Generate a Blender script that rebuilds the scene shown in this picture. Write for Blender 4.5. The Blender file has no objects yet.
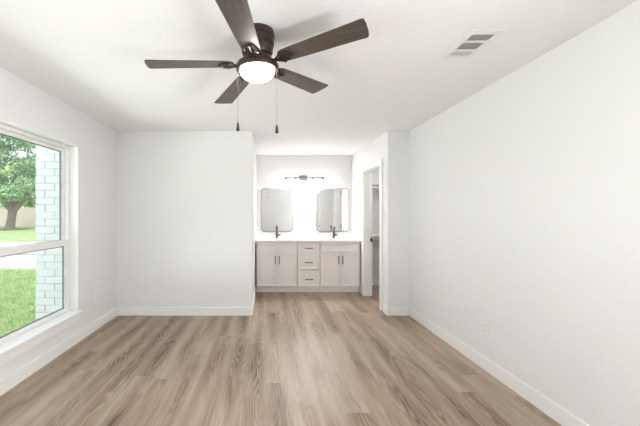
import bpy, bmesh, math, random
from mathutils import Vector, Matrix

random.seed(7)
S = bpy.context.scene
COL = S.collection
R = math.radians

# ------------------------------------------------------------------ camera
cam_d = bpy.data.cameras.new('camera')
cam_d.sensor_width = 36.0
cam_d.lens = 18.0
cam_d.shift_x = 54.0 / 640.0
cam_d.clip_start = 0.05
cam_d.clip_end = 300
cam = bpy.data.objects.new('camera', cam_d)
cam.location = (0, 0, 1.3556)
cam.rotation_euler = (R(90), 0, 0)
COL.objects.link(cam)
S.camera = cam

# ------------------------------------------------------------------ world, sun, exposure
SKY, SUN, FILL_SIDE, FILL_GROUND, FILL_REAR = 1.7, 2.7, 60.0, 540.0, 150.0  # SKY and SUN for outdoors, the others drive added fill panels
FAN_E, VAN_E, BULB_E = 66.0, 28.0, 640.0
w = bpy.data.worlds.new('sky')
S.world = w
w.use_nodes = True
wn = w.node_tree.nodes
bg = wn['Background']
sky = wn.new('ShaderNodeTexSky')
sky.sky_type = 'PREETHAM'
sky.sun_direction = (0.3, -0.45, 0.84)
sky.turbidity = 6.0
mixw = wn.new('ShaderNodeMix')
mixw.data_type = 'RGBA'
mixw.inputs[0].default_value = 0.85
mixw.inputs[7].default_value = (0.93, 0.97, 1.0, 1)
w.node_tree.links.new(sky.outputs[0], mixw.inputs[6])
w.node_tree.links.new(mixw.outputs[2], bg.inputs[0])
bg.inputs[1].default_value = SKY

sd = bpy.data.lights.new('sun', 'SUN')
sd.energy = SUN
sd.angle = R(3)
sd.color = (1, 0.96, 0.9)
so = bpy.data.objects.new('sun', sd)
so.rotation_euler = Vector((0.34, -0.45, 0.83)).to_track_quat('Z', 'Y').to_euler()
so.location = (3, -4, 9)
COL.objects.link(so)


def fill_panel(name, loc, rot, sx, sz, power, color=(0.965, 0.965, 0.985)):
    a = bpy.data.lights.new(name, 'AREA')
    a.shape = 'RECTANGLE'
    a.size, a.size_y = sx, sz
    a.energy = power
    a.color = color
    o = bpy.data.objects.new(name, a)
    o.location = loc
    o.rotation_euler = rot
    COL.objects.link(o)
    return o


# added fill panels outside the left wall, standing in for bounce off the ground
fill_panel('fill_side', (-2.62, 0.17, 0.75), (0, R(-165), 0), 1.30, 1.70, FILL_SIDE)
fill_panel('fill_ground', (-4.6, 0.6, -0.15), (0, R(-150), 0), 3.2, 3.6, FILL_GROUND)
# added fill panel behind a made-up, unseen opening in the right wall
fill_panel('fill_rear', (2.45, -0.45, 0.8), (0, R(140), R(-14)), 1.4, 0.8, FILL_REAR)

vs = S.view_settings
vs.view_transform = 'Standard'
vs.look = 'None'
vs.exposure = 0.04
vs.gamma = 1.0
vs.use_curve_mapping = False


# ------------------------------------------------------------------ node helpers
class NT:
    def __init__(self, name):
        self.m = bpy.data.materials.new(name)
        self.m.use_nodes = True
        self.t = self.m.node_tree
        self.b = self.t.nodes['Principled BSDF']

    def n(self, typ, **kw):
        x = self.t.nodes.new(typ)
        for k, v in kw.items():
            setattr(x, k, v)
        return x

    def l(self, a, b):
        self.t.links.new(a, b)

    def set(self, **kw):
        for k, v in kw.items():
            self.b.inputs[k.replace('_', ' ')].default_value = v


def rgb(r, g, b):
    f = lambda c: (c / 255 / 12.92) if c / 255 <= 0.04045 else ((c / 255 + 0.055) / 1.055) ** 2.4
    return (f(r), f(g), f(b), 1)


def simple(name, col, rough=0.5, metal=0.0, spec=0.5, vary=0.0, vscale=8.0, bump=0.0, bscale=60.0, bdist=0.002):
    k = NT(name)
    k.set(Base_Color=col, Roughness=rough, Metallic=metal)
    k.b.inputs['Specular IOR Level'].default_value = spec
    tc = k.n('ShaderNodeTexCoord')
    if vary > 0:
        nz = k.n('ShaderNodeTexNoise')
        nz.inputs['Scale'].default_value = vscale
        nz.inputs['Detail'].default_value = 4
        k.l(tc.outputs['Object'], nz.inputs['Vector'])
        mx = k.n('ShaderNodeMix', data_type='RGBA')
        mx.inputs[6].default_value = tuple(c * (1 - vary) for c in col[:3]) + (1,)
        mx.inputs[7].default_value = tuple(min(1, c * (1 + vary)) for c in col[:3]) + (1,)
        k.l(nz.outputs[0], mx.inputs[0])
        k.l(mx.outputs[2], k.b.inputs['Base Color'])
    if bump > 0:
        nb = k.n('ShaderNodeTexNoise')
        nb.inputs['Scale'].default_value = bscale
        nb.inputs['Detail'].default_value = 3
        k.l(tc.outputs['Object'], nb.inputs['Vector'])
        bp = k.n('ShaderNodeBump')
        bp.inputs['Strength'].default_value = bump
        bp.inputs['Distance'].default_value = bdist
        k.l(nb.outputs[0], bp.inputs['Height'])
        k.l(bp.outputs[0], k.b.inputs['Normal'])
    return k.m


def floor_mat():
    k = NT('vinyl_plank')
    tc = k.n('ShaderNodeTexCoord')
    sp = k.n('ShaderNodeSeparateXYZ')
    k.l(tc.outputs['Object'], sp.inputs[0])
    def mth(op, x, y=None, z=None):
        q = k.n('ShaderNodeMath', operation=op)
        for i, v in enumerate((x, y, z)):
            if v is None:
                continue
            if isinstance(v, (int, float)):
                q.inputs[i].default_value = v
            else:
                k.l(v, q.inputs[i])
        return q.outputs[0]
    PW, PL = 0.18, 1.8
    xr = mth('DIVIDE', sp.outputs['X'], PW)
    row = mth('FLOOR', xr)
    wn1 = k.n('ShaderNodeTexWhiteNoise', noise_dimensions='1D')
    k.l(row, wn1.inputs['W'])
    yr = mth('ADD', mth('DIVIDE', sp.outputs['Y'], PL), wn1.outputs['Value'])
    plank = mth('FLOOR', yr)
    pid = k.n('ShaderNodeCombineXYZ')
    k.l(row, pid.inputs[0])
    k.l(plank, pid.inputs[1])
    wn2 = k.n('ShaderNodeTexWhiteNoise', noise_dimensions='2D')
    k.l(pid.outputs[0], wn2.inputs['Vector'])
    rnd = wn2.outputs['Value']
    fx = mth('FRACT', xr)
    fy = mth('FRACT', yr)
    ex = mth('MULTIPLY', mth('MINIMUM', fx, mth('SUBTRACT', 1.0, fx)), PW)
    ey = mth('MULTIPLY', mth('MINIMUM', fy, mth('SUBTRACT', 1.0, fy)), PL)
    seam = mth('LESS_THAN', mth('MINIMUM', ex, ey), 0.0012)
    off = k.n('ShaderNodeMath', operation='MULTIPLY')
    off.inputs[1].default_value = 37.0
    k.l(rnd, off.inputs[0])
    # streaky grain
    def stretched(sx, sy):
        a = k.n('ShaderNodeMath', operation='MULTIPLY_ADD')
        k.l(sp.outputs['X'], a.inputs[0])
        a.inputs[1].default_value = sx
        k.l(off.outputs[0], a.inputs[2])
        b = k.n('ShaderNodeMath', operation='MULTIPLY')
        k.l(sp.outputs['Y'], b.inputs[0])
        b.inputs[1].default_value = sy
        c = k.n('ShaderNodeCombineXYZ')
        k.l(a.outputs[0], c.inputs['X'])
        k.l(b.outputs[0], c.inputs['Y'])
        k.l(off.outputs[0], c.inputs['Z'])
        return c
    v1 = stretched(8.0, 0.4)
    n1 = k.n('ShaderNodeTexNoise')
    n1.inputs['Scale'].default_value = 1.0
    n1.inputs['Detail'].default_value = 5
    n1.inputs['Roughness'].default_value = 0.6
    n1.inputs['Distortion'].default_value = 0.5
    k.l(v1.outputs[0], n1.inputs['Vector'])
    v2 = stretched(75.0, 3.0)
    n2 = k.n('ShaderNodeTexNoise')
    n2.inputs['Scale'].default_value = 1.0
    n2.inputs['Detail'].default_value = 4
    k.l(v2.outputs[0], n2.inputs['Vector'])
    # cathedral figure: contour lines of a smooth stretched noise
    v3 = stretched(9.0, 1.0)
    n3 = k.n('ShaderNodeTexNoise')
    n3.inputs['Scale'].default_value = 1.0
    n3.inputs['Detail'].default_value = 1.5
    k.l(v3.outputs[0], n3.inputs['Vector'])
    m3 = k.n('ShaderNodeMath', operation='MULTIPLY')
    m3.inputs[1].default_value = 85.0
    k.l(n3.outputs[0], m3.inputs[0])
    s3 = k.n('ShaderNodeMath', operation='SINE')
    k.l(m3.outputs[0], s3.inputs[0])
    # sum
    def madd(a, f, b):
        x = k.n('ShaderNodeMath', operation='MULTIPLY_ADD')
        k.l(a, x.inputs[0])
        x.inputs[1].default_value = f
        if isinstance(b, float):
            x.inputs[2].default_value = b
        else:
            k.l(b, x.inputs[2])
        return x.outputs[0]
    # darker heart-wood zones along the middle of the planks, crossed by fine cathedral lines
    ctr = mth('SUBTRACT', 1.0, mth('MULTIPLY', mth('ABSOLUTE', mth('SUBTRACT', fx, 0.5)), 1.7))
    v4 = stretched(4.0, 0.75)
    n4 = k.n('ShaderNodeTexNoise')
    n4.inputs['Scale'].default_value = 1.0
    n4.inputs['Detail'].default_value = 2
    k.l(v4.outputs[0], n4.inputs['Vector'])
    zr = k.n('ShaderNodeMapRange')
    zr.inputs['From Min'].default_value = 0.40
    zr.inputs['From Max'].default_value = 0.66
    k.l(n4.outputs[0], zr.inputs['Value'])
    zone = mth('MULTIPLY', ctr, zr.outputs[0])
    lines = mth('MULTIPLY_ADD', s3.outputs[0], 0.30, 0.50)
    dark = mth('MULTIPLY', zone, lines)
    g = madd(n1.outputs[0], 0.62, 0.235)
    g = madd(n2.outputs[0], 0.34, g)
    g = madd(dark, -0.68, g)
    g = madd(rnd, 0.05, g)
    cr = k.n('ShaderNodeValToRGB')
    e = cr.color_ramp.elements
    e[0].position, e[0].color = 0.22, FLOOR_D
    e[1].position, e[1].color = 0.98, FLOOR_L
    mid = cr.color_ramp.elements.new(0.58)
    mid.color = FLOOR_M
    k.l(g, cr.inputs[0])
    mx = k.n('ShaderNodeMix', data_type='RGBA')
    mx.inputs[7].default_value = rgb(96, 80, 66)
    k.l(mth('MULTIPLY', seam, 0.25), mx.inputs[0])
    k.l(cr.outputs[0], mx.inputs[6])
    k.l(mx.outputs[2], k.b.inputs['Base Color'])
    k.b.inputs['Roughness'].default_value = 0.38
    k.b.inputs['Specular IOR Level'].default_value = 0.5
    bp = k.n('ShaderNodeBump')
    bp.inputs['Strength'].default_value = 0.12
    bp.inputs['Distance'].default_value = 0.001
    k.l(g, bp.inputs['Height'])
    k.l(bp.outputs[0], k.b.inputs['Normal'])
    return k.m


FLOOR_D = rgb(76, 61, 48)
FLOOR_M = rgb(143, 122, 101)
FLOOR_L = rgb(195, 179, 160)


def glass_mat(name, tint):
    k = NT(name)
    k.t.nodes.remove(k.b)
    out = k.t.nodes['Material Output']
    tr = k.n('ShaderNodeBsdfTransparent')
    tr.inputs[0].default_value = tint
    gl = k.n('ShaderNodeBsdfGlossy')
    gl.inputs['Roughness'].default_value = 0.02
    lw = k.n('ShaderNodeLayerWeight')
    lw.inputs[0].default_value = 0.5
    pw_ = k.n('ShaderNodeMath', operation='POWER')
    k.l(lw.outputs['Facing'], pw_.inputs[0])
    pw_.inputs[1].default_value = 5.0
    fr = k.n('ShaderNodeMath', operation='MULTIPLY_ADD')
    k.l(pw_.outputs[0], fr.inputs[0])
    fr.inputs[1].default_value = 0.5
    fr.inputs[2].default_value = 0.03
    mx = k.n('ShaderNodeMixShader')
    k.l(fr.outputs[0], mx.inputs[0])
    k.l(tr.outputs[0], mx.inputs[1])
    k.l(gl.outputs[0], mx.inputs[2])
    k.l(mx.outputs[0], out.inputs[0])
    return k.m


def emit_mat(name, col, strength):
    k = NT(name)
    k.set(Base_Color=(0.9, 0.9, 0.88, 1), Roughness=0.3)
    k.b.inputs['Emission Color'].default_value = col
    k.b.inputs['Emission Strength'].default_value = strength
    return k.m


def wood_blade_mat():
    k = NT('blade_wood')
    tc = k.n('ShaderNodeTexCoord')
    mp = k.n('ShaderNodeMapping')
    mp.inputs['Scale'].default_value = (3, 60, 10)
    k.l(tc.outputs['Object'], mp.inputs[0])
    nz = k.n('ShaderNodeTexNoise')
    nz.inputs['Scale'].default_value = 1.5
    nz.inputs['Detail'].default_value = 5
    k.l(mp.outputs[0], nz.inputs['Vector'])
    cr = k.n('ShaderNodeValToRGB')
    cr.color_ramp.elements[0].position = 0.3
    cr.color_ramp.elements[0].color = rgb(60, 52, 46)
    cr.color_ramp.elements[1].position = 0.75
    cr.color_ramp.elements[1].color = rgb(92, 81, 74)
    k.l(nz.outputs[0], cr.inputs[0])
    k.l(cr.outputs[0], k.b.inputs['Base Color'])
    k.b.inputs['Roughness'].default_value = 0.38
    return k.m


def grass_mat(name, a, b, scale):
    k = NT(name)
    tc = k.n('ShaderNodeTexCoord')
    nz = k.n('ShaderNodeTexNoise')
    nz.inputs['Scale'].default_value = scale
    nz.inputs['Detail'].default_value = 6
    nz.inputs['Roughness'].default_value = 0.7
    k.l(tc.outputs['Object'], nz.inputs['Vector'])
    cr = k.n('ShaderNodeValToRGB')
    cr.color_ramp.elements[0].position = 0.3
    cr.color_ramp.elements[0].color = a
    cr.color_ramp.elements[1].position = 0.7
    cr.color_ramp.elements[1].color = b
    k.l(nz.outputs[0], cr.inputs[0])
    k.l(cr.outputs[0], k.b.inputs['Base Color'])
    k.b.inputs['Roughness'].default_value = 0.9
    k.b.inputs['Specular IOR Level'].default_value = 0.1
    return k.m


M = {
    'wall': simple('wall_paint', (0.825, 0.825, 0.825, 1), 0.75, spec=0.25, bump=0.6, bscale=48, bdist=0.005),
    'wall_dim': simple('wall_paint_dimmed', (0.62, 0.62, 0.61, 1), 0.75, spec=0.25, bump=0.6, bscale=48, bdist=0.005),  # wall paint darkened: the rear wall's dimness is put into the colour
    'ceil': simple('ceiling_texture', (0.91, 0.90, 0.91, 1), 0.85, spec=0.2, bump=0.7, bscale=30, bdist=0.006),
    'trim': simple('trim_paint', (0.90, 0.897, 0.885, 1), 0.35, spec=0.5, vary=0.01),
    'vinyl': simple('window_vinyl', (0.88, 0.87, 0.86, 1), 0.4, vary=0.01),
    'floor': floor_mat(),
    'glass': glass_mat('window_glass', (0.96, 0.982, 0.976, 1)),
    'spacer': simple('glass_spacer', rgb(95, 110, 112), 0.5, vary=0.05),
    'bronze': simple('bronze_metal', rgb(62, 52, 46), 0.36, metal=0.55, vary=0.12, vscale=30),
    'blade': wood_blade_mat(),
    'bowl': emit_mat('lamp_bowl_glass', (1, 0.95, 0.9, 1), FAN_E),
    'black': simple('black_metal', rgb(40, 36, 34), 0.42, metal=0.15, vary=0.08, vscale=40),
    'nickel': simple('brushed_nickel', rgb(136, 134, 131), 0.45, metal=0.7, vary=0.05, vscale=50),
    'gunmetal': simple('gunmetal', rgb(92, 90, 88), 0.3, metal=0.8, vary=0.05, vscale=50),
    'pewter': simple('pewter_frame', rgb(120, 118, 116), 0.35, metal=0.8, vary=0.05, vscale=40),
    'cab': simple('cabinet_paint', rgb(246, 241, 238), 0.42, vary=0.01, vscale=20),
    'cabin': simple('cabinet_interior', rgb(120, 112, 105), 0.8, vary=0.05),
    'quartz': simple('white_quartz', rgb(236, 234, 231), 0.2, vary=0.02, vscale=60),
    'ceramic': simple('white_ceramic', rgb(240, 240, 238), 0.1, vary=0.01),
    'plastic': simple('white_plastic', rgb(236, 235, 232), 0.35, vary=0.01),
    'slot': simple('outlet_slot', rgb(70, 68, 66), 0.7, vary=0.05),
    'shade': emit_mat('frosted_lamp_glass', (1, 0.97, 0.95, 1), VAN_E),
    'closet': emit_mat('closet_fill_glow', (1, 0.96, 0.92, 1), 45.0),  # glow of the added closet fill
    'bulb': emit_mat('bulb_glass', (1, 0.97, 0.95, 1), BULB_E),
    'duct': simple('duct_shade_paint', rgb(52, 50, 48), 0.9, vary=0.1),
    'brick': simple('painted_brick', rgb(180, 184, 184), 0.85, vary=0.05, vscale=9, bump=0.5, bscale=45, bdist=0.004),
    'mortar': simple('painted_mortar', rgb(179, 183, 184), 0.9, vary=0.04, vscale=20),
    'lawn': grass_mat('lawn_turf', rgb(128, 152, 104), rgb(186, 200, 150), 2.2),
    'blade_grass': grass_mat('grass_blades', rgb(132, 160, 106), rgb(196, 212, 160), 5.0),
    'concrete': simple('concrete', rgb(196, 193, 188), 0.9, vary=0.05, vscale=3),
    'joint': simple('concrete_joint', rgb(120, 120, 118), 0.9, vary=0.05),
    'bark': simple('bark', rgb(146, 138, 132), 0.95, vary=0.35, vscale=5, bump=0.8, bscale=8, bdist=0.05),
    'leaf': grass_mat('leaves', rgb(104, 142, 116), rgb(200, 220, 182), 0.9),
    'leaf_sunlit': grass_mat('leaves_sunlit', rgb(150, 184, 140), rgb(224, 232, 186), 0.8),  # sunlight on the far foliage put into paler leaf colours
    'fence': simple('fence_boards', rgb(206, 192, 182), 0.9, vary=0.08, vscale=4),
    'mulch': simple('mulch', rgb(116, 108, 100), 0.95, vary=0.2, vscale=6),
}
k = NT('mirror_silver')
k.set(Base_Color=(0.70, 0.705, 0.695, 1), Metallic=1.0, Roughness=0.015)
M['mirror'] = k.m


# ------------------------------------------------------------------ mesh helpers
def box(bm, x0, x1, y0, y1, z0, z1):
    vs_ = [bm.verts.new(p) for p in ((x0, y0, z0), (x1, y0, z0), (x1, y1, z0), (x0, y1, z0),
                                     (x0, y0, z1), (x1, y0, z1), (x1, y1, z1), (x0, y1, z1))]
    fs = [bm.faces.new([vs_[i] for i in f]) for f in
          ((0, 3, 2, 1), (4, 5, 6, 7), (0, 1, 5, 4), (1, 2, 6, 5), (2, 3, 7, 6), (3, 0, 4, 7))]
    return vs_, fs


def lathe(bm, prof, c=(0, 0, 0), seg=40, axis='Z'):
    rings = []
    for r, h in prof:
        ring = []
        for i in range(seg):
            a = 2 * math.pi * i / seg
            p = (r * math.cos(a), r * math.sin(a), h)
            if axis == 'Y':
                p = (p[0], p[2], p[1])
            elif axis == 'X':
                p = (p[2], p[0], p[1])
            ring.append(bm.verts.new((p[0] + c[0], p[1] + c[1], p[2] + c[2])))
        rings.append(ring)
    for a, b in zip(rings, rings[1:]):
        for i in range(seg):
            j = (i + 1) % seg
            bm.faces.new((a[i], a[j], b[j], b[i]))
    for ring in (rings[0], rings[-1]):
        bm.faces.new(ring)
    bmesh.ops.recalc_face_normals(bm, faces=bm.faces[:])


def tube(bm, pts, r, seg=12, radii=None):
    pts = [Vector(p) for p in pts]
    rings = []
    up = None
    for i, p in enumerate(pts):
        d = (pts[min(i + 1, len(pts) - 1)] - pts[max(i - 1, 0)]).normalized()
        if up is None:
            up = Vector((0, 0, 1)) if abs(d.z) < 0.9 else Vector((1, 0, 0))
        s = d.cross(up).normalized()
        up = s.cross(d).normalized()
        rr = radii[i] if radii else r
        rings.append([bm.verts.new(p + s * (rr * math.cos(2 * math.pi * q / seg)) + up * (rr * math.sin(2 * math.pi * q / seg)))
                      for q in range(seg)])
    for a, b in zip(rings, rings[1:]):
        for i in range(seg):
            j = (i + 1) % seg
            bm.faces.new((a[i], a[j], b[j], b[i]))
    bm.faces.new(rings[0])
    bm.faces.new(rings[-1])
    bmesh.ops.recalc_face_normals(bm, faces=bm.faces[:])


def prism(bm, poly, z0, z1):
    a = [bm.verts.new((x, y, z0)) for x, y in poly]
    b = [bm.verts.new((x, y, z1)) for x, y in poly]
    n = len(poly)
    bm.faces.new(list(reversed(a)))
    bm.faces.new(b)
    for i in range(n):
        j = (i + 1) % n
        bm.faces.new((a[i], a[j], b[j], b[i]))


def rrect(x0, x1, z0, z1, r, seg=8):
    out = []
    for cx, cz, a0 in ((x1 - r, z1 - r, 0), (x0 + r, z1 - r, 90), (x0 + r, z0 + r, 180), (x1 - r, z0 + r, 270)):
        for i in range(seg + 1):
            a = R(a0 + 90 * i / seg)
            out.append((cx + r * math.cos(a), cz + r * math.sin(a)))
    return out


def link(name, bm, mat, parent=None, bevel=0.0, smooth=False):
    me = bpy.data.meshes.new(name)
    bmesh.ops.recalc_face_normals(bm, faces=bm.faces[:])
    bm.to_mesh(me)
    bm.free()
    me.materials.append(mat)
    o = bpy.data.objects.new(name, me)
    COL.objects.link(o)
    if parent is not None:
        o.parent = parent
        o.matrix_parent_inverse = Matrix.Translation(-WORLD(parent))
    if smooth:
        for p in me.polygons:
            p.use_smooth = True
        try:
            me.set_sharp_from_angle(angle=R(38))
        except Exception:
            pass
    if bevel:
        b = o.modifiers.new('bevel', 'BEVEL')
        b.width = bevel
        b.segments = 2
        b.limit_method = 'ANGLE'
        b.angle_limit = R(40)
    return o


def WORLD(o):
    v = Vector(o.location)
    return v


def thing(name, label, cat, loc, group=None):
    o = bpy.data.objects.new(name, None)
    o.empty_display_size = 0.05
    o.location = loc
    COL.objects.link(o)
    return tag(o, label, cat, group)


def tag(o, label, cat, group=None, kind=None):
    o['label'] = label
    o['category'] = cat
    if group:
        o['group'] = group
    if kind:
        o['kind'] = kind
    return o


def struct(name, boxes, mat, label=None, bevel=0.0, parent=None):
    bm = bmesh.new()
    for b in boxes:
        box(bm, *b)
    o = link(name, bm, mat, parent, bevel)
    if parent is None:
        o['kind'] = 'structure'
        if label:
            o['label'] = label
    return o


# ------------------------------------------------------------------ room dimensions (metres, camera at 0,0)
XL, XR = -1.977, 1.898
YB, YA, YR = 4.232, 6.0, -0.75
XA0, XA1 = -0.185, 1.613
XC0, XC1 = 1.738, 2.62      # closet
H = 2.44
T = 0.15
DY0, DY1, DH = 4.49, 5.25, 2.04      # closet doorway
WY0, WY1, WZ0, WZ1 = 1.60, 3.365, 0.30, 2.054
VY0, VY1 = -0.70, 1.05                # added second window, unseen, lets fill light in

struct('floor', [(XL, XR, YR, YB, -0.1, 0), (XA0, XA1, YB, YA, -0.1, 0), (XA1, XC1, YB, YA, -0.1, 0)], M['floor'],
       'greige wood plank floor running towards the vanity')
struct('ceiling', [(XL - T, XC1 + 0.12, YR - 0.12, YA + 0.12, H, H + 0.2)], M['ceil'], 'white textured ceiling over bedroom and vanity alcove')
struct('wall_left', [
    (XL - T, XL, YR - 0.12, VY0, 0, H), (XL - T, XL, VY1, WY0, 0, H), (XL - T, XL, WY1, YB + 0.12, 0, H),
    (XL - T, XL, VY0, VY1, 0, WZ0), (XL - T, XL, WY0, WY1, 0, WZ0),
    (XL - T, XL, VY0, VY1, WZ1, H), (XL - T, XL, WY0, WY1, WZ1, H)], M['wall'], 'white wall around the big window')
struct('wall_back', [(XL, XA0, YB, YB + 0.12, 0, H)], M['wall'],
       'white wall facing the camera left of the alcove')
struct('wall_alcove_left', [(XA0 - 0.12, XA0, YB + 0.12, YA, 0, H)], M['wall'], 'white side wall at the left end of the vanity')
struct('wall_right', [(XR, XR + 0.12, 0.80, YB, 0, H), (XR, XR + 0.12, YR - 0.12, -0.68, 0, H), (XR, XR + 0.12, 0.10, 0.21, 0, H),
                      (XR, XR + 0.12, 0.21, 0.80, 2.04, H), (XR, XR + 0.12, -0.68, 0.10, 2.04, H)], M['wall'], 'long white wall on the right')  # gap beside the camera is an unseen opening added for fill light
struct('wall_stub', [(XA1, XC1, YB, YB + 0.115, 0, H)], M['wall'], 'narrow white wall between the alcove and the right wall')
struct('wall_alcove_right', [(XA1, XC0, YB + 0.115, DY0, 0, H), (XA1, XC0, DY1, YA, 0, H),
                     (XA1, XC0, DY0, DY1, DH, H)], M['wall'], 'white alcove side wall holding the closet doorway')
struct('wall_alcove', [(XA0 - 0.12, XC1 + 0.12, YA, YA + 0.12, 0, H)], M['wall'], 'white wall behind the mirrors')
struct('wall_closet', [(XC1, XC1 + 0.12, YB, YA, 0, H)], M['wall'])
struct('wall_rear', [(XL, XR, YR - 0.12, YR, 0, H)], M['wall_dim'])

# baseboards
BH, BT = 0.112, 0.015
def bb(name, boxes):
    bm = bmesh.new()
    for b in boxes:
        box(bm, *b)
    o = link(name, bm, M['trim'], None, 0.004)
    o['kind'] = 'structure'
bb('baseboard_left', [(XL, XL + BT, YR, YB, 0, BH)])
bb('baseboard_back', [(XL + BT, XA0 + BT, YB - BT, YB, 0, BH), (XA0, XA0 + BT, YB, 5.41, 0, BH)])
bb('baseboard_right', [(XR - BT, XR, 0.88, YB, 0, BH)])
bb('baseboard_stub', [(XA1 - BT, XR - BT, YB - BT, YB, 0, BH), (XA1 - BT, XA1, YB, DY0 - 0.11, 0, BH)])
bb('baseboard_closet', [(XC0, XC1, YA - BT, YA, 0, BH)])

# ------------------------------------------------------------------ windows
def window(name, y0, y1, label):
    root = bpy.data.objects.new(name, None)
    root.location = (XL - 0.11, (y0 + y1) / 2, WZ0)
    COL.objects.link(root)
    root['kind'] = 'structure'
    root['label'] = label
    xo, xi = XL - T + 0.002, XL - 0.088
    z0 = WZ0 + 0.02
    bm = bmesh.new()
    fw = 0.032
    box(bm, xo, xi, y0, y0 + fw, z0, WZ1)
    box(bm, xo, xi, y1 - fw, y1, z0, WZ1)
    box(bm, xo, xi, y0 + fw, y1 - fw, WZ1 - fw, WZ1)
    box(bm, xo, xi, y0 + fw, y1 - fw, z0, z0 + 0.022)
    link('window_frame', bm, M['vinyl'], root, 0.003)

    def sash(nm, xa, xb, za, zb, bot, top, st=0.05):
        ya, yb = y0 + fw, y1 - fw
        bm = bmesh.new()
        box(bm, xa, xb, ya, ya + st, za, zb)
        box(bm, xa, xb, yb - st, yb, za, zb)
        box(bm, xa, xb, ya + st, yb - st, za, za + bot)
        box(bm, xa, xb, ya + st, yb - st, zb - top, zb)
        s = link('sash', bm, M['vinyl'], root, 0.003)
        xm = (xa + xb) / 2
        bm = bmesh.new()
        d = 0.006
        box(bm, xm - 0.008, xm + 0.008, ya + st, ya + st + d, za + bot, zb - top)
        box(bm, xm - 0.008, xm + 0.008, yb - st - d, yb - st, za + bot, zb - top)
        box(bm, xm - 0.008, xm + 0.008, ya + st + d, yb - st - d, za + bot, za + bot + d)
        box(bm, xm - 0.008, xm + 0.008, ya + st + d, yb - st - d, zb - top - d, zb - top)
        link('spacer', bm, M['spacer'], s)
        bm = bmesh.new()
        box(bm, xm - 0.002, xm + 0.002, ya + st + d, yb - st - d, za + bot + d, zb - top - d)
        link('pane', bm, M['glass'], s)
        return s
    xm = (xo + xi) / 2
    sash('upper', xo + 0.003, xm - 0.001, 1.012, WZ1 - fw, 0.06, 0.034)
    low = sash('lower', xm + 0.001, xi - 0.003, z0 + 0.022, 1.078, 0.034, 0.062)
    bm = bmesh.new()
    yc = y0 + 0.48 * (y1 - y0)
    box(bm, xm + 0.004, xi - 0.006, yc - 0.05, yc + 0.05, 1.078, 1.088)
    box(bm, xm + 0.01, xi - 0.01, yc - 0.008, yc + 0.045, 1.088, 1.098)
    lk = link('sash_lock', bm, M['nickel'], low, 0.002)
    bm = bmesh.new()
    box(bm, XL - T + 0.06, XL, y0, y1, WZ0, WZ0 + 0.028)
    box(bm, XL, XL + 0.034, y0 - 0.025, y1 + 0.025, WZ0, WZ0 + 0.028)
    link('window_sill', bm, M['trim'], root, 0.005)
    bm = bmesh.new()
    box(bm, XL, XL + 0.016, y0 - 0.01, y1 + 0.012, WZ0 - 0.078, WZ0)
    link('apron', bm, M['trim'], root, 0.003)

window('window_1', WY0, WY1, 'white sash window looking onto the lawn and tree')
window('added_window', VY0, VY1, 'added unseen white sash window beside the camera')  # put in to admit fill light

# ------------------------------------------------------------------ doors
bm = bmesh.new()
# jamb lining
box(bm, XA1 - 0.004, XC0, DY0, DY0 + 0.018, 0, DH - 0.018)
box(bm, XA1 - 0.004, XC0, DY1 - 0.018, DY1, 0, DH - 0.018)
box(bm, XA1 - 0.004, XC0, DY0, DY1, DH - 0.018, DH)
box(bm, 1.685, 1.70, DY1 - 0.030, DY1 - 0.018, 0, DH - 0.018)
# casings
CT = 0.02
box(bm, XA1 - CT, XA1, DY0 - 0.075, DY0 + 0.006, 0, DH + 0.069)
box(bm, XA1 - CT, XA1, DY1 - 0.006, DY1 + 0.075, 0, DH + 0.069)
box(bm, XA1 - CT, XA1, DY0 + 0.006, DY1 - 0.006, DH - 0.006, DH + 0.069)
d1 = link('trim_1', bm, M['trim'], None, 0.003)
d1['kind'] = 'structure'
d1['label'] = 'white door casing and jamb of the closet doorway'
bm = bmesh.new()
box(bm, 1.706, 1.734, DY1 - 0.0205, DY1 - 0.018, 0.885, 0.945)
link('strike_plate', bm, M['black'], d1)['label'] = 'small dark strike plate'

def panel_leaf(name, label, x0, x1, y0, y1, axis):
    root = bpy.data.objects.new(name, None)
    root.location = ((x0 + x1) / 2, (y0 + y1) / 2, 0.008)
    COL.objects.link(root)
    root['kind'] = 'structure'
    root['label'] = label
    bm = bmesh.new()
    box(bm, x0, x1, y0, y1, 0.008, 2.018)
    bm.faces.ensure_lookup_table()
    if axis == 'Y':
        faces = [f for f in bm.faces if abs(f.normal.y) > 0.9]
    else:
        faces = [f for f in bm.faces if abs(f.normal.x) > 0.9]
    bmesh.ops.recalc_face_normals(bm, faces=bm.faces[:])
    for f in faces:
        bmesh.ops.inset_region(bm, faces=[f], thickness=0.11, depth=0)
        bmesh.ops.inset_region(bm, faces=[f], thickness=0.012, depth=-0.007)
    link('door_leaf', bm, M['trim'], root, 0.002)
    return root

r1 = panel_leaf('door_1', 'white closet door standing open inside the closet', XC0 + 0.008, XC0 + 0.648, DY0 - 0.018, DY0 + 0.017, 'Y')
for z in (0.28, 1.05, 1.82):
    bm = bmesh.new()
    lathe(bm, [(0.006, -0.045), (0.006, 0.045)], (XC0 + 0.007, DY0 + 0.0245, z), 10)
    link('hinge', bm, M['black'], r1, smooth=True)
bm = bmesh.new()
lathe(bm, [(0.026, 0.0), (0.026, 0.008), (0.010, 0.012), (0.010, 0.03), (0.026, 0.04), (0.026, 0.055), (0.012, 0.062)],
      (XC0 + 0.585, DY0 + 0.017, 0.915), 20, 'Y')
link('door_knob', bm, M['black'], r1, smooth=True)

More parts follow.
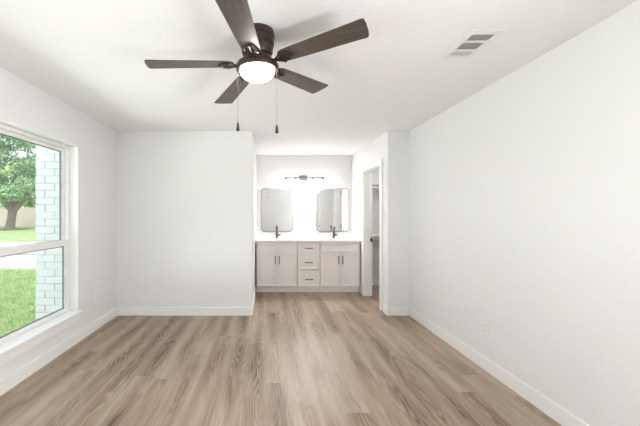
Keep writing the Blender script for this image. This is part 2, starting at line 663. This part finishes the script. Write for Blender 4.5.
r2 = panel_leaf('door_2', 'white door in the right wall beside the camera', XR + 0.02, XR + 0.055, 0.24, 0.77, 'X')
bm = bmesh.new()
lathe(bm, [(0.028, 0.0), (0.028, -0.008), (0.010, -0.012), (0.010, -0.03), (0.027, -0.04), (0.027, -0.055), (0.012, -0.062)],
      (XR + 0.02, 0.70, 0.90), 20, 'X')
link('door_knob', bm, M['black'], r2, smooth=True)
bm = bmesh.new()
box(bm, XR - 0.018, XR, 0.79, 0.865, 0, 2.11)
box(bm, XR - 0.018, XR, 0.145, 0.22, 0, 2.11)
box(bm, XR - 0.018, XR, 0.22, 0.79, 2.035, 2.11)
box(bm, XR, XR + 0.12, 0.772, 0.80, 0, 2.04)
box(bm, XR, XR + 0.12, 0.21, 0.238, 0, 2.04)
box(bm, XR, XR + 0.12, 0.238, 0.772, 2.02, 2.04)
t2 = link('trim_2', bm, M['trim'], None, 0.003)
t2['kind'] = 'structure'

# ------------------------------------------------------------------ vanity cabinets
YF = 5.425      # door faces
YCF = 5.446     # carcass front
GV = 'vanity base cabinets under the white countertop'


def shaker(bm, x0, x1, z0, z1, fw, rec=0.008):
    v, f = box(bm, x0, x1, YF, YF + 0.02, z0, z1)
    bmesh.ops.recalc_face_normals(bm, faces=f)
    front = [q for q in f if q.normal.y < -0.9] or [f[2]]
    bmesh.ops.inset_region(bm, faces=front, thickness=fw, depth=0)
    bmesh.ops.inset_region(bm, faces=front, thickness=0.003, depth=-rec)


def pull(parent, cx, cz, length, vertical):
    bm = bmesh.new()
    h = length / 2
    y = YF - 0.028
    a = (cx, y, cz - h) if vertical else (cx - h, y, cz)
    b = (cx, y, cz + h) if vertical else (cx + h, y, cz)
    tube(bm, [a, b], 0.0062, 12)
    for s in (-0.72, 0.72):
        p = (cx, y, cz + s * h) if vertical else (cx + s * h, y, cz)
        tube(bm, [p, (p[0], YF + 0.0005, p[2])], 0.0048, 10)
    link('handle', bm, M['black'], parent, smooth=True)['label'] = 'slim dark bar pull'


def carcass(root, x0, x1):
    bm = bmesh.new()
    t = 0.018
    top = 0.853
    box(bm, x0, x0 + t, YCF, 5.98, 0.10, top)
    box(bm, x1 - t, x1, YCF, 5.98, 0.10, top)
    box(bm, x0 + t, x1 - t, YCF, 5.98, 0.10, 0.118)
    box(bm, x0 + t, x1 - t, 5.962, 5.98, 0.118, top)
    # face frame
    box(bm, x0 + t, x1 - t, YCF, YCF + 0.018, top - 0.03, top)
    box(bm, x0 + t, x1 - t, YCF, YCF + 0.018, 0.118, 0.14)
    box(bm, x0 + t, x1 - t, YCF, YCF + 0.018, 0.66, 0.70)
    link('body', bm, M['cab'], root)
    bm = bmesh.new()
    box(bm, x0, x1, YCF + 0.04, YCF + 0.058, 0.0, 0.10)
    link('toe_kick', bm, M['cab'], root)


def sink_base(x0, x1, dx0, dxm, dx1, label):
    root = thing('vanity_cabinet', label, 'cabinet', ((x0 + x1) / 2, 5.7, 0), GV)
    carcass(root, x0, x1)
    bm = bmesh.new()
    shaker(bm, dx0, dx1, 0.688, 0.840, 0.045)
    link('false_front', bm, M['cab'], root, 0.0015)
    for a, b, hx in ((dx0, dxm - 0.002, dxm - 0.034), (dxm + 0.002, dx1, dxm + 0.034)):
        bm = bmesh.new()
        shaker(bm, a, b, 0.102, 0.680, 0.057)
        d = link('door', bm, M['cab'], root, 0.0015)
        pull(d, hx, 0.560, 0.138, True)
    return root


sink_base(-0.163, 0.529, -0.156, 0.190, 0.522, 'off-white two-door shaker vanity cabinet under the left mirror')
sink_base(0.917, 1.601, 0.924, 1.263, 1.595, 'off-white two-door shaker vanity cabinet beside the closet doorway')
dr = thing('drawer_cabinet', 'off-white stack of three drawers between the two-door vanity cabinets', 'cabinet', (0.723, 5.7, 0), GV)
carcass(dr, 0.533, 0.913)
for z0, z1, hz in ((0.684, 0.840, 0.760), (0.395, 0.675, 0.520), (0.104, 0.386, 0.233)):
    bm = bmesh.new()
    shaker(bm, 0.540, 0.906, z0, z1, 0.04)
    d = link('drawer', bm, M['cab'], dr, 0.0015)
    pull(d, 0.727, hz, 0.135, False)

# countertop with two undermount basins
ct = thing('vanity_countertop', 'white quartz countertop with backsplash across the whole vanity', 'countertop', (0.714, 5.705, 0.853))
CX = (0.202, 1.250)
bm = bmesh.new()
ya, yb, y0, y1 = 5.398, YA, 5.50, 5.82
bw_ = 0.23
xs = [XA0, CX[0] - bw_, CX[0] + bw_, CX[1] - bw_, CX[1] + bw_, XA1]
box(bm, XA0, XA1, ya, y0, 0.853, 0.895)
box(bm, XA0, XA1, y1, yb, 0.853, 0.895)
for i in (0, 2, 4):
    box(bm, xs[i], xs[i + 1], y0, y1, 0.853, 0.895)
bmesh.ops.remove_doubles(bm, verts=bm.verts[:], dist=1e-5)
link('slab', bm, M['quartz'], ct)
bm = bmesh.new()
box(bm, XA0, XA1, YA - 0.018, YA, 0.895, 0.992)
tag(link('backsplash', bm, M['quartz'], None, 0.002), 'low white backsplash strip along the wall under the mirrors', 'backsplash')
for cx in CX:
    bm = bmesh.new()
    o_, i_ = [], []
    top = rrect(cx - bw_, cx + bw_, y0, y1, 0.06, 5)
    bot = rrect(cx - bw_ + 0.05, cx + bw_ - 0.05, y0 + 0.05, y1 - 0.05, 0.07, 5)
    A = [bm.verts.new((x, y, 0.8525)) for x, y in rrect(cx - bw_ - 0.015, cx + bw_ + 0.015, y0 - 0.015, y1 + 0.015, 0.07, 5)]
    B = [bm.verts.new((x, y, 0.8525)) for x, y in top]
    C_ = [bm.verts.new((x, y, 0.74)) for x, y in bot]
    n = len(A)
    for p, q in ((A, B), (B, C_)):
        for i in range(n):
            j = (i + 1) % n
            bm.faces.new((p[i], p[j], q[j], q[i]))
    bm.faces.new(C_)
    s = link('basin', bm, M['ceramic'], ct, smooth=True)
    s.modifiers.new('solid', 'SOLIDIFY').thickness = 0.008
    bm = bmesh.new()
    lathe(bm, [(0.022, 0.0), (0.022, 0.004), (0.012, 0.006)], (cx, 5.66, 0.741), 20)
    link('drain', bm, M['gunmetal'], s, smooth=True)

# faucets
def faucet(cx, label):
    z = 0.895
    y = 5.885
    root = thing('faucet', label, 'faucet', (cx, y, z), 'dark single-hole faucets')
    bm = bmesh.new()
    lathe(bm, [(0.026, 0), (0.026, 0.008), (0.019, 0.012), (0.019, 0.125), (0.016, 0.13)], (cx, y, z), 24)
    link('body', bm, M['gunmetal'], root, smooth=True)
    bm = bmesh.new()
    pts = [(cx, y, z + 0.12), (cx, y, z + 0.155)]
    for i in range(1, 9):
        a = R(150 * i / 8)
        pts.append((cx, y - 0.055 * (1 - math.cos(a)), z + 0.155 + 0.055 * math.sin(a)))
    tube(bm, pts, 0.0125, 14)
    link('spout', bm, M['gunmetal'], root, smooth=True)
    bm = bmesh.new()
    tube(bm, [(cx + 0.012, y, z + 0.056), (cx + 0.052, y, z + 0.056)], 0.0165, 14)
    tube(bm, [(cx + 0.045, y, z + 0.056), (cx + 0.078, y, z + 0.064)], 0.006, 10)
    link('lever', bm, M['gunmetal'], root, smooth=True)

faucet(0.202, 'dark metal faucet below the left mirror')
faucet(1.245, 'dark metal faucet below the right mirror')

# mirrors
def mirror(x0, x1, label):
    z0, z1 = 1.009, 1.815
    root = thing('wall_mirror', label, 'mirror', ((x0 + x1) / 2, YA, z0), 'rounded rectangular mirrors over the vanity')
    def plate(nm, grow, ya, yb, mat, hole=None):
        bm = bmesh.new()
        out = rrect(x0 + grow, x1 - grow, z0 + grow, z1 - grow, 0.062 - grow)
        a = [bm.verts.new((x, ya, z)) for x, z in out]
        b = [bm.verts.new((x, yb, z)) for x, z in out]
        n = len(out)
        for i in range(n):
            j = (i + 1) % n
            bm.faces.new((a[i], a[j], b[j], b[i]))
        if hole is None:
            bm.faces.new(a)
            bm.faces.new(b)
        else:
            inn = rrect(x0 + hole, x1 - hole, z0 + hole, z1 - hole, 0.062 - hole)
            c = [bm.verts.new((x, ya, z)) for x, z in inn]
            d = [bm.verts.new((x, yb, z)) for x, z in inn]
            for i in range(n):
                j = (i + 1) % n
                bm.faces.new((c[i], c[j], d[j], d[i]))
                bm.faces.new((a[i], a[j], c[j], c[i]))
                bm.faces.new((b[i], b[j], d[j], d[i]))
        return link(nm, bm, mat, root)
    plate('frame', 0.0, YA - 0.026, YA, M['pewter'], 0.009)
    plate('glass', 0.009, YA - 0.018, YA - 0.004, M['mirror'])

mirror(-0.094, 0.497, 'rounded rectangular mirror over the left side of the vanity')
mirror(0.943, 1.553, 'rounded rectangular mirror nearest the closet doorway')

# vanity light
vl = thing('vanity_light', 'brushed nickel four-lamp vanity light bar above the mirrors', 'wall light', (0.70, YA, 2.0))
bm = bmesh.new()
box(bm, 0.618, 0.776, YA - 0.03, YA, 1.955, 2.055)
link('back_plate', bm, M['nickel'], vl, 0.004)
bm = bmesh.new()
box(bm, 0.345, 1.070, YA - 0.115, YA - 0.090, 2.0, 2.024)
for x in (0.655, 0.74):
    box(bm, x - 0.009, x + 0.009, YA - 0.092, YA - 0.028, 2.003, 2.021)
link('bar', bm, M['nickel'], vl, 0.002)
for x in (0.370, 0.545, 0.865, 1.045):
    bm = bmesh.new()
    lathe(bm, [(0.012, 2.001), (0.026, 1.995), (0.028, 1.950)], (x, YA - 0.1025, 0), 20)
    link('socket', bm, M['nickel'], vl, smooth=True)
    bm = bmesh.new()
    lathe(bm, [(0.021, 1.9495), (0.034, 1.940), (0.040, 1.90), (0.042, 1.845), (0.036, 1.838)], (x, YA - 0.1025, 0), 24)
    sh = link('lamp_shade', bm, M['shade'], vl, smooth=True)
    sh['label'] = 'glowing frosted glass shade'
    bm = bmesh.new()
    lathe(bm, [(0.030, 1.8379), (0.032, 1.832), (0.020, 1.826), (0.004, 1.825)], (x, YA - 0.1025, 0), 20)
    link('bulb', bm, M['bulb'], sh, smooth=True)

# ------------------------------------------------------------------ closet shelves
def closet_shelf(z, label):
    root = thing('closet_shelf', label, 'shelf', (2.18, YA, z - 0.1), 'closet shelves')
    bm = bmesh.new()
    box(bm, XC0, XC1, 5.70, YA, z - 0.02, z)
    link('board', bm, M['trim'], root, 0.002)
    bm = bmesh.new()
    box(bm, XC0, XC1, YA - 0.018, YA, z - 0.10, z - 0.02)
    link('cleat', bm, M['trim'], root, 0.002)
    bm = bmesh.new()
    tube(bm, [(XC0, 5.75, z - 0.07), (XC1, 5.75, z - 0.07)], 0.016, 14)
    link('hanging_rod', bm, M['trim'], root, smooth=True)

closet_shelf(1.885, 'upper white closet shelf with hanging rod seen through the doorway')
closet_shelf(0.955, 'lower white closet shelf with hanging rod seen through the doorway')

cl = thing('closet_fill', 'added unseen round fill light on the closet ceiling', 'fill light', (2.15, 5.1, H))  # added out of view to brighten the closet interior
bm = bmesh.new()
lathe(bm, [(0.13, H), (0.13, H - 0.02), (0.11, H - 0.024)], (2.15, 5.1, 0), 32)
link('base', bm, M['trim'], cl, smooth=True)
bm = bmesh.new()
lathe(bm, [(0.11, H - 0.0245), (0.10, H - 0.04), (0.06, H - 0.052), (0.01, H - 0.055)], (2.15, 5.1, 0), 32)
link('diffuser', bm, M['closet'], cl, smooth=True)

# ------------------------------------------------------------------ ceiling fan
FX, FY = -0.052, 1.925
fan = thing('ceiling_fan', 'dark bronze five-blade ceiling fan with lit glass bowl', 'ceiling fan', (FX, FY, H))
bm = bmesh.new()
lathe(bm, [(0.100, H), (0.104, H - 0.012), (0.104, H - 0.035), (0.097, H - 0.042), (0.100, H - 0.05), (0.100, H - 0.085),
           (0.093, H - 0.092), (0.094, H - 0.12), (0.085, H - 0.14), (0.060, H - 0.145)], (FX, FY, 0), 48)
link('motor_housing', bm, M['bronze'], fan, smooth=True)
bm = bmesh.new()
lathe(bm, [(0.070, H - 0.143), (0.082, H - 0.148), (0.082, H - 0.168), (0.055, H - 0.172), (0.050, H - 0.184)], (FX, FY, 0), 40)
link('flywheel', bm, M['bronze'], fan, smooth=True)
bm = bmesh.new()
lathe(bm, [(0.045, 2.258), (0.105, 2.256), (0.122, 2.248), (0.128, 2.236), (0.128, 2.216), (0.122, 2.207), (0.101, 2.208)], (FX, FY, 0), 56)
link('light_ring', bm, M['bronze'], fan, smooth=True)
bm = bmesh.new()
pr = [(0.1025, 2.2075)]
for i in range(1, 12):
    a = R(90 * i / 12)
    pr.append((0.1025 * math.cos(a), 2.2065 - 0.056 * math.sin(a)))
pr.append((0.006, 2.1505))
lathe(bm, pr, (FX, FY, 0), 48)
link('light_bowl', bm, M['bowl'], fan, smooth=True)['label'] = 'glowing white glass bowl'

BZ = 2.250
PITCH = R(8)
for kk in range(5):
    ang = R(188.3 + 72 * kk)
    slope = 0.072 * math.cos(ang) - 0.0295 * math.sin(ang)     # each blade iron is bent a little differently
    # outline in blade space: x along radius, y across
    r0, r1 = 0.140, 0.644
    pts = []
    def half(s):
        o = []
        o += [(r0 + 0.003, s * 0.022), (r0 + 0.012, s * 0.042), (r0 + 0.035, s * 0.054)]
        for t in (0.3, 0.6, 0.85):
            o.append((r0 + (r1 - r0) * t, s * (0.055 + 0.019 * t)))
        for a in (0, 30, 60, 85):
            o.append((r1 - 0.02 + 0.016 * math.sin(R(a)), s * (0.059 + 0.016 * math.cos(R(a)))))
        o.append((r1, s * 0.03))
        return o
    up_ = half(1)
    dn = half(-1)
    poly = dn + list(reversed(up_))
    bm = bmesh.new()
    prism(bm, poly, -0.003, 0.003)
    # CCW side lower
    mt = Matrix.Translation((FX, FY, BZ)) @ Matrix.Rotation(ang, 4, 'Z') @ Matrix.Rotation(-math.atan(slope), 4, 'Y') @ Matrix.Rotation(-PITCH, 4, 'X')
    me_o = link('blade', bm, M['blade'], fan, 0.0015)
    me_o.matrix_parent_inverse = Matrix.Identity(4)
    me_o.matrix_basis = Matrix.Translation((-FX, -FY, -H)) @ mt
    # blade iron: two curved arms and a trefoil plate under the blade root
    bm = bmesh.new()
    tube(bm, [(0.070, 0, 0.006), (0.10, 0, -0.004), (0.135, 0, -0.0105)], 0.010, 10, [0.012, 0.009, 0.008])
    for s in (-1, 1):
        tube(bm, [(0.120, s * 0.004, -0.009), (0.145, s * 0.024, -0.0095), (0.170, s * 0.036, -0.0095), (0.198, s * 0.034, -0.0095),
                  (0.215, s * 0.018, -0.0095), (0.222, 0, -0.0095)], 0.0055, 8)
        tube(bm, [(0.130, 0, -0.0095), (0.165, s * 0.012, -0.0095), (0.195, s * 0.033, -0.0095)], 0.0045, 8)
    tube(bm, [(0.130, 0, -0.0095), (0.225, 0, -0.0095)], 0.005, 8)
    for p in ((0.170, 0.036), (0.170, -0.036), (0.222, 0)):
        lathe(bm, [(0.009, -0.015), (0.011, -0.010), (0.011, -0.003)], (p[0], p[1], 0), 12)
    ir = link('blade_iron', bm, M['bronze'], me_o, smooth=True)
    ir.matrix_parent_inverse = Matrix.Identity(4)

for cx, cy, zend in ((FX - 0.116, FY - 0.012, 1.845), (FX + 0.1165, FY - 0.012, 1.832)):
    bm = bmesh.new()
    tube(bm, [(cx, cy, zend + 0.05), (cx, cy, 2.226)], 0.0008, 6)
    z = zend + 0.055
    while z < 2.222:
        bmesh.ops.create_icosphere(bm, subdivisions=1, radius=0.0014, matrix=Matrix.Translation((cx, cy, z)))
        z += 0.012
    ch = link('pull_chain', bm, M['black'], fan)
    bm = bmesh.new()
    lathe(bm, [(0.003, 0.052), (0.006, 0.046), (0.0075, 0.03), (0.0105, 0.008), (0.0095, 0.001), (0.004, 0.0)], (cx, cy, zend), 16)
    link('fob', bm, M['black'], ch, smooth=True)['label'] = 'dark teardrop fob'

# ------------------------------------------------------------------ ceiling vent
VX0, VX1, VYa, VYb = 1.220, 1.418, 1.885, 2.235
vent = thing('ceiling_vent', 'white louvered air vent in the ceiling near the right wall', 'vent', ((VX0 + VX1) / 2, (VYa + VYb) / 2, H))
bm = bmesh.new()
secs = [(1.930, 2.008), (2.024, 2.116), (2.132, 2.196)]
zt, zb = H, H - 0.009
box(bm, VX0, VX0 + 0.03, VYa, VYb, zb, zt)
box(bm, VX1 - 0.03, VX1, VYa, VYb, zb, zt)
ycuts = [VYa] + [v for s_ in secs for v in s_] + [VYb]
for i in range(0, len(ycuts), 2):
    box(bm, VX0 + 0.03, VX1 - 0.03, ycuts[i], ycuts[i + 1], zb, zt)
link('frame', bm, M['plastic'], vent, 0.001)
bm = bmesh.new()
box(bm, VX0 + 0.025, VX1 - 0.025, 1.925, 2.2, H - 0.0012, H - 0.0002)  # flat dark sheet paints the duct's shade onto the solid ceiling
link('duct_shade', bm, M['duct'], vent)['label'] = 'dark sheet painted as the shade behind the louvers'
for si, (a, b) in enumerate(secs):
    bm = bmesh.new()
    if si < 2:
        n = 8
        for i in range(n):
            x = VX0 + 0.034 + (VX1 - VX0 - 0.068) * i / (n - 1)
            box(bm, x - 0.0014, x + 0.0014, a, b, zb + 0.004, zt - 0.0012)
    else:
        n = 8
        for i in range(n):
            x = VX0 + 0.034 + (VX1 - VX0 - 0.068) * i / (n - 1)
            box(bm, x - 0.0056, x + 0.0056, a, b, zb + 0.004, zb + 0.0055)
    link('louvers', bm, M['plastic'], vent)

# ------------------------------------------------------------------ outlets and switch
def outlet(name, label, cat, pos, normal, slots=True, group=None):
    root = thing(name, label, cat, pos, group)
    n = Vector(normal)
    tx = Vector((0, 0, 1)).cross(n)
    def b3(nm, u0, u1, v0, v1, d0, d1, mat, bev=0.0):
        bm = bmesh.new()
        c = []
        for u, v, d in ((u0, v0, d0), (u1, v0, d0), (u1, v1, d0), (u0, v1, d0), (u0, v0, d1), (u1, v0, d1), (u1, v1, d1), (u0, v1, d1)):
            c.append(bm.verts.new(Vector(pos) + tx * u + Vector((0, 0, v)) + n * d))
        for f in ((0, 3, 2, 1), (4, 5, 6, 7), (0, 1, 5, 4), (1, 2, 6, 5), (2, 3, 7, 6), (3, 0, 4, 7)):
            bm.faces.new([c[i] for i in f])
        return link(nm, bm, mat, root, bev)
    b3('cover_plate', -0.036, 0.036, -0.059, 0.059, 0, 0.006, M['plastic'], 0.002)
    if slots:
        for v in (-0.02, 0.02):
            b3('socket', -0.015, 0.015, v - 0.014, v + 0.014, 0.006, 0.008, M['plastic'], 0.001)
            b3('slot', -0.008, -0.005, v - 0.005, v + 0.006, 0.008, 0.0083, M['slot'])
            b3('slot', 0.005, 0.008, v - 0.005, v + 0.006, 0.008, 0.0083, M['slot'])
    else:
        b3('rocker', -0.016, 0.016, -0.033, 0.033, 0.006, 0.009, M['plastic'], 0.001)

outlet('wall_outlet', 'white wall outlet low on the long right wall', 'outlet', (XR, 2.76, 0.366), (-1, 0, 0), True, 'wall outlets')
outlet('wall_outlet', 'white wall outlet low on the left wall past the window', 'outlet', (XL, 3.743, 0.385), (1, 0, 0), True, 'wall outlets')
outlet('light_switch', 'white light switch on the narrow wall right of the alcove', 'light switch', (1.751, YB, 1.365), (0, -1, 0), False)

# ------------------------------------------------------------------ outdoors
GZ = -0.26
GROUND = struct('ground', [(-70, -2.3, -8, 90, GZ - 0.2, GZ)], M['lawn'], 'green lawn outside the window')
bm = bmesh.new()
def strip(bm, pts, z0, z1):
    prism(bm, pts, z0, z1)
strip(bm, [(-60, 9.9), (-4.0, 9.0), (-4.0, 17.6), (-60, 18.4)], GZ, GZ + 0.012)
dv = link('driveway', bm, M['concrete'])
dv['kind'] = 'structure'
dv['label'] = 'pale concrete driveway across the lawn'
bm = bmesh.new()
strip(bm, [(-60, 9.4), (-4.0, 12.6), (-4.0, 12.85), (-60, 9.6)], GZ + 0.012, GZ + 0.016)
link('joint', bm, M['joint'], dv)

# painted brick wing wall just past the window
bm = bmesh.new()
PX0, PX1, PY0, PY1 = -2.49, -2.135, 3.46, 4.1
box(bm, PX0 + 0.007, PX1, PY0 + 0.007, PY1, GZ, 2.9)
pw = link('wall_brick', bm, M['mortar'])
pw['kind'] = 'structure'
pw['label'] = 'white painted brick wall just outside the window'
bm = bmesh.new()
z = GZ
row = 0
while z < 2.86:
    x = PX0
    xs = [PX0, PX0 + 0.205, PX1] if row % 2 == 0 else [PX0, PX0 + 0.1, PX0 + 0.305, PX1]
    for a, b in zip(xs, xs[1:]):
        j = random.uniform(-0.003, 0.003)
        box(bm, a + (0.005 if a != PX0 else j), b - 0.004, PY0 + j, PY0 + 0.03, z + 0.005, z + 0.0755)
    ys = [PY0 + 0.035, PY0 + 0.13, PY0 + 0.335, PY1] if row % 2 == 0 else [PY0 + 0.035, PY0 + 0.235, PY0 + 0.44, PY1]
    for a, b in zip(ys, ys[1:]):
        box(bm, PX0 + random.uniform(-0.003, 0.003), PX0 + 0.03, a, b - 0.01, z + 0.005, z + 0.072)
    z += 0.0775
    row += 1
link('bricks', bm, M['brick'], pw, 0.002)

# grass blades on the part of the lawn next to the house
bm = bmesh.new()
for i in range(16000):
    d = 3.7 + 5.6 * random.random() ** 1.2
    x = -d * random.uniform(0.60, 0.90)
    if x > -2.75:
        continue
    a = random.uniform(0, 6.283)
    h = random.uniform(0.03, 0.075)
    wd = random.uniform(0.004, 0.009)
    lx, ly = random.uniform(-0.03, 0.03), random.uniform(-0.03, 0.03)
    p = Vector((x, d, GZ))
    s = Vector((math.cos(a) * wd, math.sin(a) * wd, 0))
    bm.faces.new([bm.verts.new(p - s), bm.verts.new(p + s), bm.verts.new(p + Vector((lx, ly, h)))])
gr = bpy.data.meshes.new('grass')
bm.to_mesh(gr)
bm.free()
gr.materials.append(M['blade_grass'])
go = bpy.data.objects.new('grass', gr)
COL.objects.link(go)
tag(go, 'short green grass growing on the lawn outside the window', 'grass', kind='stuff')


def tree(name, label, base, trunk_pts, trunk_r, branches, blobs, leafsize, nleaf, leafmat):
    root = thing(name, label, 'tree', base, 'trees outside the window')
    B = Vector(base)
    bm = bmesh.new()
    tube(bm, [B + Vector(p) for p in trunk_pts], 0.4, 14, trunk_r)
    for pts, rr in branches:
        tube(bm, [B + Vector(p) for p in pts], 0.2, 9, rr)
    link('trunk', bm, M['bark'], root, smooth=True)
    bm = bmesh.new()
    for (cx, cy, cz, rx, rz) in blobs:
        for i in range(nleaf):
            v = Vector((random.gauss(0, 1), random.gauss(0, 1), random.gauss(0, 1))).normalized() * (random.random() ** 0.45)
            p = B + Vector((cx + v.x * rx, cy + v.y * rx, cz + v.z * rz))
            nrm = Vector((random.gauss(0, 1), random.gauss(0, 1), random.gauss(0.4, 1))).normalized()
            t = nrm.orthogonal().normalized()
            t = Matrix.Rotation(random.uniform(0, 6.28), 3, nrm) @ t
            u = nrm.cross(t)
            s = leafsize * random.uniform(0.6, 1.3)
            bm.faces.new([bm.verts.new(p - t * s), bm.verts.new(p + u * s * 0.5 + nrm * s * 0.2), bm.verts.new(p + t * s),
                          bm.verts.new(p - u * s * 0.5 + nrm * s * 0.2)])
    me = bpy.data.meshes.new('foliage')
    bm.to_mesh(me)
    bm.free()
    me.materials.append(leafmat)
    o = bpy.data.objects.new('foliage', me)
    COL.objects.link(o)
    o.parent = root
    o.matrix_parent_inverse = Matrix.Translation(-B)
    return root


TB = (-24.8, 31.0, GZ)
bl = []
for i in range(80):
    a = random.uniform(0, 6.283)
    rr = 4.6 * random.random() ** 0.5
    zc = random.uniform(3.4, 10.5)
    lim = 1.0 - 0.35 * abs(zc - 6.2) / 4.5
    bl.append((rr * math.cos(a) * lim, rr * math.sin(a) * lim, zc, random.uniform(0.7, 1.15), random.uniform(0.5, 0.85)))
for p in ((0.3, -1.2, 2.9), (1.3, -1.0, 3.2), (-1.2, -0.8, 3.0), (2.0, -0.6, 3.4), (0.6, -1.5, 3.6)):
    bl.append(p + (0.8, 0.55))
tree('shade_tree', 'large green shade tree with a forked trunk on the lawn', TB,
     [(0, 0, 0), (0.02, 0, 0.3), (0.15, 0, 1.1), (0.3, 0, 2.0), (0.3, 0, 2.6)], [0.60, 0.40, 0.34, 0.38, 0.25],
     [([(0.2, 0, 1.9), (-0.7, 0, 2.8), (-1.5, 0.1, 4.4), (-2.4, 0.2, 6.5)], [0.30, 0.25, 0.2, 0.1]),
      ([(0.4, 0, 1.9), (1.2, -0.1, 2.7), (2.2, -0.2, 3.6), (3.4, -0.2, 5.0)], [0.28, 0.22, 0.17, 0.1]),
      ([(0.3, 0, 2.3), (0.4, 0.2, 4.0), (0.5, 0.3, 7.0)], [0.36, 0.3, 0.12]),
      ([(1.6, -0.15, 3.0), (2.3, -0.3, 2.9), (2.75, -0.35, 2.3), (3.1, -0.4, 2.2)], [0.16, 0.14, 0.12, 0.06])],
     bl, 0.15, 170, M['leaf'])
bm = bmesh.new()
lathe(bm, [(1.7, GZ), (1.6, GZ + 0.05), (0.6, GZ + 0.08)], (TB[0], TB[1], 0), 28)
link('mulch_bed', bm, M['mulch'], GROUND, smooth=True)['label'] = 'grey mulch ring around the tree'

FB = 39.5
bl2 = []
for i in range(70):
    bl2.append((random.uniform(-7, 9), random.uniform(-1.5, 1.5), random.uniform(1.6, 9.5), 1.3, 0.9))
tree('background_tree', 'broad tree behind the fence, painted sunlit pale green', (-31, 46, GZ), [(0, 0, 0), (0, 0, 3), (0.2, 0, 7)], [0.4, 0.3, 0.12],
     [([(0, 0, 2.5), (-2, 0, 4.5), (-5, 0, 6)], [0.25, 0.2, 0.08]), ([(0, 0, 2.8), (3, 0, 5), (6, 0, 6.5)], [0.25, 0.2, 0.08])],
     bl2, 0.26, 170, M['leaf_sunlit'])

fc = thing('fence', 'beige wooden fence behind the shade tree', 'fence', (-34, FB, GZ))
bm = bmesh.new()
x = -48.0
while x < -12:
    box(bm, x, x + 0.138, FB, FB + 0.02, GZ, 2.02 + random.uniform(-0.015, 0.015))
    x += 0.145
link('boards', bm, M['fence'], fc)
bm = bmesh.new()
for z in (0.1, 0.95, 1.75):
    box(bm, -48, -12, FB + 0.02, FB + 0.06, z, z + 0.09)
link('rails', bm, M['fence'], fc)
